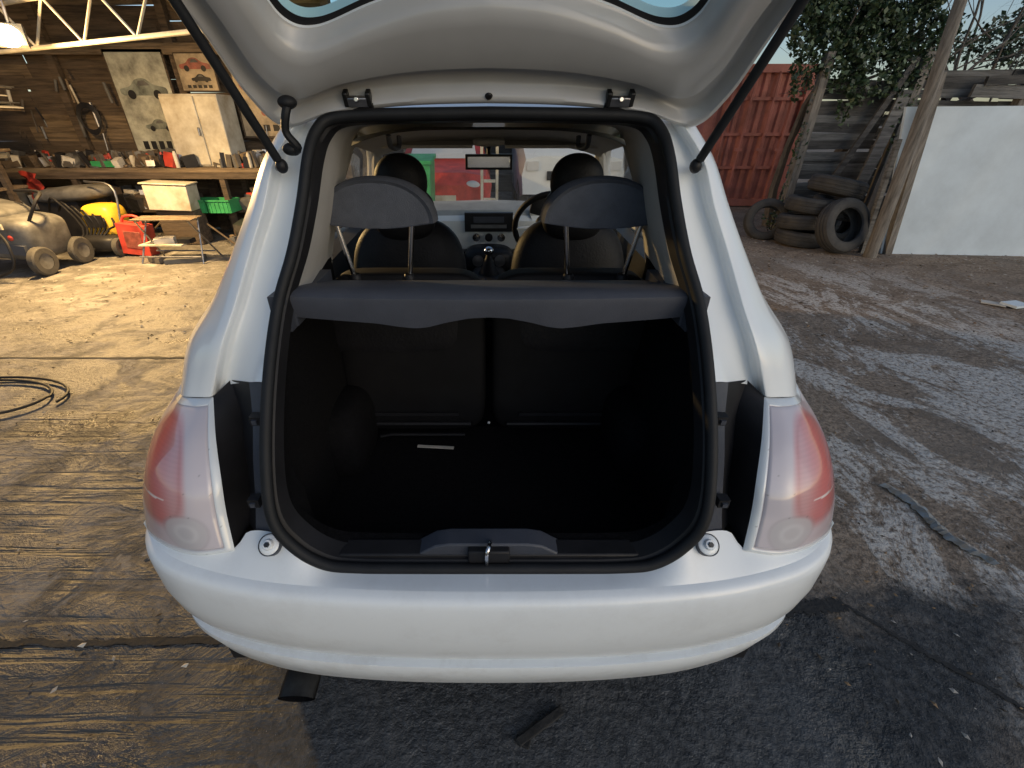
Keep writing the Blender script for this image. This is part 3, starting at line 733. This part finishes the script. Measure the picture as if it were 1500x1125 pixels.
mb=MB(); branch(mb,(8.6,8.0,0),(.02,0,1),2.4,.10,4,bark); mb.done('bare_tree')
mb=MB(); branch(mb,(7.6,8.6,0),(.1,0,1),2.2,.10,3,bark)
leaves(mb,[((7.0,8.4,2.40),(.5,.3,.26)),((7.9,8.4,2.5),(.6,.3,.3)),((8.6,8.6,2.6),(.8,.4,.5)),((9.8,8.6,2.8),(.9,.4,.6))],1200,.035,lf); mb.done('hedge_tree',smooth=False)
mb=MB().box((4.75,3.75,.02),(.22,.12,.02),whiteboard,rot=(.05,.05,.3)); mb.box((4.6,3.8,.012),(.12,.16,.01),paper,rot=(.0,.05,.8)); mb.done('board_offcut',smooth=False)
P=[]
for t in np.linspace(0,1,40):
    x=1.80+.08*t+.02*math.sin(t*7); y=1.47-.42*t; wd=.030*(1-.6*abs(t-.4))+rng.uniform(-.008,.008)
    P.append([(x-wd,y,.006+.006*rng.random()),(x-wd*.2,y,.016+.012*rng.random()),(x+wd*.4,y,.006+.012*rng.random()),(x+wd,y,.006)])
MB().grid(P,mat('bluish_tape',(.18,.22,.25),.4,0,.5,22,dirt=(.22,.17,.11))).done('plastic_strip',sharp=20)
MB().box((.14,.545,.010),(.15,.022,.014),asph,rot=(.1,.05,.55)).box((.09,.51,.009),(.04,.02,.012),asph,rot=(0,0,-.4)).done('rubber_offcut',smooth=False,bevel=.003)
mb=MB()
for (x,y,s_) in ((-1.02,.93,.022),(-.92,.70,.010),(-1.28,.76,.012)):
    mb.add([(x-s_,y-s_*.4,.012),(x+s_*.6,y-s_*.5,.008),(x+s_,y+s_*.5,.014),(x-s_*.4,y+s_*.6,.010)],[(0,1,2,3)],paper)
mb.done('litter_scraps',smooth=False)
pts=[]
for t in np.linspace(0,1,60):
    a=t*9.5; r=.42+.08*math.sin(a*.7)
    pts.append((-3.0+r*math.cos(a)*1.1,2.15+r*.55*math.sin(a)+.05*t,.018+.01*(t*3%1)))
pts+=[tuple(p) for p in cr([pts[-1],(-3.4,2.2,.015),(-4.0,2.8,.015),(-4.6,3.8,.015)],15)[1:]]
MB().tube(pts,.008,rubber,n=8).done('hose_pipe')
# ================================================================= WORKSHOP
ws=empty('workshop_shed')
mb=MB(); planks(mb,-8.5,-2.0,7.2,7.2,0,2.9,.15,[wood_b,wood_b2,wood_b2],seg=2.2,jit=.03); planks(mb,-8.5,-8.5,1.5,7.2,0,2.9,.16,[wood_b,wood_b2],seg=2.2,jit=.015)
planks(mb,-2.0,-2.0,7.2,11.5,0,2.2,.16,[wood_g,wood_g2],seg=2.2,jit=.015)
mb.done('plank_walls',parent=ws,smooth=False)
mb=MB()
for x in (-7.2,-5.75,-4.12,-3.1,-2.05): mb.box((x,7.12,1.4),(.10,.08,2.8),wood_b2)
mb.box((-5.0,7.08,2.25),(6.2,.06,.12),wood_b)
mb.done('wall_posts',parent=ws,smooth=False)
pts=[];x=-9
while x<-1.6: pts+=[(x,0),(x+.04,.02),(x+.08,0)]; x+=.12
MB().grid([[(a,y,z+b_) for a,b_ in pts] for y,z in ((4.6,3.15),(7.4,2.85))],tin).done('roof_sheets',parent=ws,sharp=80)
mb=MB()
def truss(a,b_,hgt,r=.028,n=9):
    a=Vector(a);b_=Vector(b_); up=Vector((0,0,hgt))
    mb.tube([a,b_],r,pipe); mb.tube([a+up,b_+up],r,pipe)
    for i in range(n):
        p=a.lerp(b_,i/n); q=a.lerp(b_,(i+.5)/n)+up; s_=a.lerp(b_,(i+1)/n)
        mb.tube([p,q],r*.6,pipe,n=6); mb.tube([q,s_],r*.6,pipe,n=6)
truss((-8,6.9,2.05),(-1.7,4.3,2.08),.36,r=.020)
truss((-8.4,4.6,2.25),(-2.2,3.6,2.45),.38,r=.020)
truss((-6.5,7.0,2.5),(-3.3,3.7,2.5),.3,r=.018,n=7)
mb.done('roof_trusses',parent=ws)
MB().tube([(-8.3,4.6,0),(-8.3,4.6,3.1)],.05,pipe).done('roof_post',parent=ws)
wbn=empty('workbench')
mb=MB(); mb.box((-4.8,6.78,.885),(4.2,.65,.05),wood_b); mb.box((-4.8,6.80,.36),(4.1,.55,.03),wood_b2)
for x in (-6.8,-5.6,-4.5,-3.6,-2.78):
    for y in (6.5,7.05): mb.box((x,y,.43),(.07,.07,.86),wood_b2)
mb.box((-4.8,6.47,.82),(4.1,.03,.08),wood_b2); mb.done('bench_frame',parent=wbn,smooth=False)
mb=MB()
cm=[paper,steel,wood_b,greyp,blkpl,whitep,cloth,redpl,wood_b2,wood_b,steel,blkpl,greyp,cloth,wood_b2]
for i in range(330):
    x=rng.uniform(-6.7,-2.75); y=rng.uniform(6.5,6.98)
    if -4.25<x<-3.4 and i%4: continue
    s_=rng.uniform(.02,.10); h=rng.uniform(.02,.20)
    mt=cm[rng.integers(len(cm))]
    if i%3: mb.box((x,y,.912+h/2),(s_*1.8,s_,h),mt,rot=(rng.uniform(-.3,.3),rng.uniform(-.3,.3),rng.uniform(0,3)))
    else: mb.lathe([(0,0),(s_*.4,0),(s_*.4,h*.8),(s_*.2,h),(0,h)],(x,y,.912),mt,n=12)
for i in range(160):
    x=rng.uniform(-6.7,-2.85); y=rng.uniform(6.55,6.9)
    if -4.2<x<-3.4: continue
    s_=rng.uniform(.05,.16); h=rng.uniform(.05,.30)
    mb.box((x,y,.378+h/2),(s_*1.6,s_,h),cm[rng.integers(len(cm))],rot=(rng.uniform(-.2,.2),rng.uniform(-.2,.2),rng.uniform(-.6,.6)))
for i in range(46):
    x=rng.uniform(-6.6,-2.6); z=rng.uniform(1.15,2.1)
    if -5.1<x<-3.35: continue
    mb.tube([(x,7.03,z),(x+rng.uniform(-.05,.05),7.02,z-rng.uniform(.1,.3))],rng.uniform(.006,.02),cm[rng.integers(len(cm))])
for k in range(6):
    mb.tube([(-5.45+.12*math.cos(a)*(1+.05*k),6.98,1.45+.16*math.sin(a)+.01*k) for a in np.linspace(0,6.28,20)],.008,blkpl)
mb.box((-5.15,6.6,.955),(.30,.2,.07),greenpl)
mb.done('bench_clutter',parent=wbn,smooth=False)
mb=MB()
for i in range(130):
    x=rng.uniform(-6.6,-2.7); y=rng.uniform(5.9,6.45)
    if -4.5<x<-3.5: continue
    s_=rng.uniform(.03,.16); h=rng.uniform(.03,.28)
    mt=cm[rng.integers(len(cm))]
    if i%3: mb.box((x,y,h/2),(s_*1.8,s_,h),mt,rot=(rng.uniform(-.3,.3),rng.uniform(-.3,.3),rng.uniform(0,3)))
    elif i%2: mb.lathe([(0,0),(s_*.5,0),(s_*.6,h),(s_*.5,h),(0,h*.9)],(x,y,0),mt,n=14)
    else: mb.tube([(x,y,.02),(x+rng.uniform(-.5,.5),y+.1,rng.uniform(.1,.6))],.012,mt)
mb.done('workshop_junk',smooth=False)
cab=empty('metal_cabinet')
mb=MB(); mb.box((-3.83,6.85,1.33),(.74,.42,.83),whitep); mb.box((-3.98,6.63,1.33),(.43,.02,.79),whitep); mb.box((-3.60,6.63,1.33),(.29,.02,.79),whitep)
mb.box((-3.79,6.60,1.33),(.02,.03,.10),steel); mb.done('cabinet_body',parent=cab,bevel=.012)
dgreen=mat('print_grey_green',(.16,.18,.16),.5,0,.6,9); dred=mat('print_red',(.26,.07,.05),.5,0,.5,12)
def poster(x,z,wd,h,mats):
    p=MB(); p.box((x,7.06,z),(wd,.02,h),wood_b2); p.box((x,7.047,z),(wd*.94,.008,h*.95),mats[0])
    o=p.done('poster',smooth=False)
    q=MB()
    def car_s(cx,cz,s_,m):
        body=cr([(cx-s_,cz),(cx-s_*.97,cz+.15*s_),(cx-s_*.55,cz+.25*s_),(cx-s_*.25,cz+.48*s_),(cx+s_*.15,cz+.52*s_),(cx+s_*.5,cz+.30*s_),(cx+s_*.95,cz+.20*s_),(cx+s_,cz),(cx+s_*.9,cz-.08*s_),(cx-s_*.9,cz-.08*s_)],40)
        q.prism([tuple(p_) for p_ in body],7.036,7.042,m)
        for k in (-.55,.55): q.lathe([(0,0),(.17*s_,0)],(cx+s_*k,7.034,cz-.05*s_),blkpl,rot=(math.pi/2,0,0),n=16)
        q.prism([(cx-s_*.22,cz+.26*s_),(cx-s_*.12,cz+.44*s_),(cx+s_*.15,cz+.46*s_),(cx+s_*.34,cz+.28*s_)],7.033,7.035,greyp)
    car_s(x,z+h*.12,wd*.40,mats[1]); car_s(x+wd*.08,z-h*.2,wd*.25,mats[2])
    for i in range(5): q.box((x-wd*.28+i*wd*.14,7.04,z-h*.37),(wd*.09,.004,h*.08),blkpl)
    q.done('printed_artwork',parent=o,smooth=False)
pb=mat('poster_print',(.34,.35,.30),.5,0,.6,5,detail=8); pb2=mat('poster_print_tan',(.34,.27,.18),.5,0,.6,5,detail=8)
poster(-4.62,1.62,.78,1.25,(pb,dgreen,dgreen)); poster(-2.95,1.72,.95,.95,(pb2,dred,dred)); poster(-3.85,2.0,.5,.42,(pb2,dred,blkpl))
def wheel(mb,c,r,wd):
    mb.lathe([(r*.55,-wd/2),(r*.9,-wd/2),(r,-wd/3),(r,wd/3),(r*.9,wd/2),(r*.55,wd/2)],c,tyre,rot=(0,math.pi/2,0),n=24)
    mb.lathe([(0,-wd*.3),(r*.55,-wd*.45),(r*.55,wd*.45),(0,wd*.3)],c,greyp,rot=(0,math.pi/2,0),n=24)
mb=MB()
mb.ball((-5.15,4.95,.38),(.38,.30,.22),greyp,p=5,rot=(0,.10,0)); mb.ball((-5.28,4.95,.58),(.24,.26,.13),greyp,p=4,rot=(0,.25,0))
mb.box((-5.15,4.66,.30),(.6,.04,.10),gry,rot=(0,.1,0)); mb.box((-5.2,4.645,.45),(.3,.03,.10),blkpl,rot=(0,.1,0)); wheel(mb,(-4.78,4.70,.15),.15,.08); wheel(mb,(-5.45,4.70,.13),.13,.08); wheel(mb,(-4.78,5.2,.15),.15,.08)
mb.box((-5.05,4.64,.52),(.18,.02,.05),whitep,rot=(0,.1,0)); mb.ball((-4.95,4.66,.40),(.03,.02,.03),redpl)
mb.tube(cr([(-4.85,4.8,.5),(-4.7,4.85,.72),(-4.75,5.0,.80),(-5.1,5.1,.80)],12),.016,blkpl); mb.ball((-5.25,4.75,.70),(.08,.05,.03),redpl)
mb.tube(cr([(-5.0,4.6,.5),(-4.85,4.5,.35),(-4.9,4.45,.12),(-5.3,4.4,.02),(-5.6,4.3,.02)],16),.013,blkpl)
mb.done('pressure_washer')
mb=MB()
mb.ball((-4.78,5.75,.36),(.20,.18,.22),yellow,p=4); mb.box((-4.78,5.56,.40),(.2,.03,.14),blkpl); mb.ball((-4.78,5.62,.15),(.24,.22,.10),blkpl,p=3.5); wheel(mb,(-4.55,5.5,.11),.11,.06); wheel(mb,(-5.0,5.5,.11),.11,.06)
mb.ball((-5.25,6.0,.66),(.46,.22,.09),greyp,p=3,rot=(0,-.08,0)); mb.box((-5.4,6.0,.36),(.5,.3,.5),blkpl)
for k in range(7): mb.tube(cr([(-5.4+.12*k,5.7,.5),(-5.15+.1*k,5.55,.66-.05*k),(-4.95+.05*k,5.55,.3),(-5.1+.05*k,5.4,.1)],12),.012,blkpl)
mb.tube(cr([(-4.6,5.7,.3),(-4.55,5.75,.75),(-4.9,5.8,.82)],10),.013,steel)
mb.done('floor_cleaning_machine')
mb=MB(); mb.box((-4.33,5.55,.20),(.34,.16,.36),redpl,rot=(0,.12,0)); mb.tube(cr([(-4.45,5.55,.38),(-4.4,5.55,.46),(-4.25,5.55,.46),(-4.2,5.55,.37)],8),.016,redpl); mb.lathe([(0,.05),(.03,.05),(.03,0)],(-4.17,5.55,.385),blkpl,n=12)
mb.box((-4.33,5.468,.20),(.2,.006,.2),dred,rot=(0,.12,0))
mb.done('fuel_can',bevel=.02)
for x in (-3.95,-3.62):
    mb=MB(); 
    for sx in (-1,1): mb.box((x+sx*.145,6.4,.46),(.01,.3,.16),greenpl); mb.box((x,6.4+sx*.145,.46),(.27,.01,.16),greenpl)
    mb.box((x,6.4,.385),(.27,.27,.01),greenpl); mb.box((x,6.24,.535),(.31,.012,.02),greenpl)
    for k in range(5): mb.box((x-.11+k*.055,6.248,.45),(.012,.012,.13),greenpl)
    mb.done('plastic_crate',smooth=False)
mb=MB(); fy=5.3; fx=-3.72
for sx in (-1,1):
    mb.tube([(fx+sx*.36,fy-.15,0),(fx+sx*.30,fy+.1,.47)],.010,steel); mb.tube([(fx+sx*.36,fy+.25,0),(fx+sx*.30,fy-.1,.47)],.010,steel)
    mb.tube([(fx-.36,fy+sx*.15,.08),(fx+.36,fy+sx*.15,.08)],.009,steel)
for k in range(4): mb.box((fx,fy-.09+.06*k,.48+.002*k),(.70,.05,.012),wood_b)
mb.box((fx-.1,fy,.20),(.5,.25,.015),whitep)
mb.box((fx-.1,fy,.24),(.2,.15,.06),paper,rot=(0,0,.4)); mb.box((fx+.15,fy,.235),(.15,.12,.05),blkpl); mb.box((fx+.1,fy-.05,.03),(.4,.2,.05),greyp,rot=(0,0,.3)); mb.box((fx-.2,fy-.1,.04),(.2,.1,.06),cloth,rot=(0,0,-.4))
mb.done('folding_table')
mb=MB(); mb.box((-4.12,6.15,.60),(.52,.30,.30),whitep,rot=(0,.05,.1)); mb.box((-4.12,6.15,.765),(.57,.33,.02),whitep,rot=(0,.05,.1)); mb.box((-4.12,6.2,.22),(.5,.25,.43),wood_b2); mb.done('storage_box',bevel=.01)
P=[]
for i in range(12):
    P.append([(-5.95+.035*i+.015*math.sin(j*1.3),6.15-.02*i+.03*math.sin(j*2+i*.7),.45+.05*j+.01*math.sin(i)) for j in range(10)])
MB().grid(P,redpl).done('plastic_sheet')
mb=MB()
for k in range(9): mb.box((-6.1+rng.uniform(-.1,.1),5.7+rng.uniform(-.05,.05),1.60+.030*k),(1.3,.5,.012),paper if k%2 else greyp,rot=(rng.uniform(-.03,.03),.08*rng.uniform(-1,1)+.1,rng.uniform(-.1,.1)))
mb.box((-6.3,5.7,1.56),(1.8,.6,.03),wood_b2)
for x in (-7.1,-5.75): mb.box((x,5.7,.79),(.06,.06,1.58),wood_b2)
for z in (1.15,.75,.35):
    mb.box((-6.4,5.7,z),(1.3,.5,.03),wood_b)
    for k in range(6): mb.box((-6.9+.2*k,5.65,z+.10),(.15,.3,random.uniform(.1,.22)),random.choice(cm),rot=(0,0,random.uniform(-.2,.2)))
mb.done('storage_rack',smooth=False)
LX,LY,LZ=-4.36,5.0,2.11
em,nt2,b2,N2,L2_=newmat('lamp_glow'); b2.inputs['Emission Color'].default_value=(1,.74,.38,1); b2.inputs['Emission Strength'].default_value=45
fl=empty('floodlight')
mb=MB(); mb.box((LX,LY+.05,LZ),(.22,.06,.18),greyp,rot=(-.35,0,.5)); mb.tube([(LX,LY+.08,LZ+.08),(LX,LY+.12,LZ+.3)],.015,steel); mb.done('housing',parent=fl,bevel=.01)
mb=MB(); mb.ball((LX+.015,LY-.005,LZ-.01),(.10,.06,.085),em,p=2.2,rot=(-.35,0,.5)); mb.done('lamp_face',parent=fl)
pl=bpy.data.lights.new('floodlight_bulb','AREA'); pl.shape='RECTANGLE'; pl.size=.2; pl.size_y=.14; pl.energy=290; pl.color=(1,.64,.26)
po=bpy.data.objects.new('bulb',pl); S.collection.objects.link(po); po.parent=fl; po.location=(LX+.04,LY-.09,LZ-.07)
po.rotation_euler=Vector((-.40,.45,.75)).to_track_quat('Z','Y').to_euler()
pp=bpy.data.lights.new('floodlight_spill','POINT'); pp.energy=165; pp.color=(1,.60,.22); pp.shadow_soft_size=.08
p2=bpy.data.objects.new('bulb_spill',pp); S.collection.objects.link(p2); p2.parent=fl; p2.location=(LX+.06,LY-.22,LZ-.11)
# ================================================================= beyond the windscreen
van=empty('parked_van')
mb=MB()
rows=[]
for y,z0,z1,wd in ((8.3,.35,.95,.88),(8.45,.3,1.1,.92),(8.9,.28,1.25,.95),(9.3,.28,1.85,.95),(10.9,.28,1.9,.95)):
    rows.append([(1.45+wd*x,y,z) for x,z in ((-.97,z0),(-1,(z0+z1)/2),(-.93,z1-.05),(-.6,z1),(.6,z1),(.93,z1-.05),(1,(z0+z1)/2),(.97,z0))])
mb.grid(rows,vanp); mb.add([rows[0][i] for i in range(8)],[tuple(range(8))],vanp); mb.done('van_body',parent=van)
mb=MB(); mb.grid([[(.65,8.94,1.27),(2.25,8.94,1.27)],[(.75,9.26,1.80),(2.15,9.26,1.80)]],mat('dark_glass',(.03,.035,.04),.1)); 
for x in (.62,2.28): wheel(mb,(x,8.8,.3),.3,.2); wheel(mb,(x,10.4,.3),.3,.2)
mb.box((1.45,8.28,.65),(.9,.04,.14),blkpl); mb.box((.75,8.29,.8),(.2,.04,.14),silver); mb.box((2.15,8.29,.8),(.2,.04,.14),silver); mb.done('van_glass_and_wheels',parent=van)
rc_=empty('red_car')
mb=MB(); rows=[]
for y,z1,wd in ((7.2,.62,.7),(7.35,.78,.78),(8.0,.88,.8),(8.5,1.18,.68),(9.4,1.2,.68),(9.9,.9,.78)):
    rows.append([(-.75+wd*x,y,z) for x,z in ((-.97,.25),(-1,.55),(-.9,z1-.05),(-.5,z1),(.5,z1),(.9,z1-.05),(1,.55),(.97,.25))])
mb.grid(rows,redpl); mb.add(rows[0],[tuple(range(8))],redpl); mb.grid([[(-1.3,8.06,.93),(-.2,8.06,.93)],[(-1.25,8.44,1.16),(-.25,8.44,1.16)]],silver)
for x in (-1.45,-.05): wheel(mb,(x,7.8,.28),.28,.18); wheel(mb,(x,9.4,.28),.28,.18)
for x in (-1.25,-.25): mb.ball((x,7.25,.6),(.12,.05,.08),silver)
mb.box((-.75,7.18,.42),(.5,.03,.12),whitep)
mb.done('car_body',parent=rc_)
mb=MB(); mb.box((-1.05,6.6,.50),(.5,.5,.95),greenpl,taper=1.15); mb.box((-1.05,6.6,1.01),(.62,.62,.05),greenpl,rot=(.08,0,0)); wheel(mb,(-1.3,6.85,.1),.1,.05); wheel(mb,(-.8,6.85,.1),.1,.05); mb.done('wheelie_bin',bevel=.02)
mb=MB()
for x in (-.1,.12): mb.box((x,7.0,.62),(.04,.04,1.24),whitep)
for z in (.2,.45,.7,.95,1.2): mb.box((.01,7.0,z),(.17,.03,.04),whitep)
mb.done('step_ladder',smooth=False)
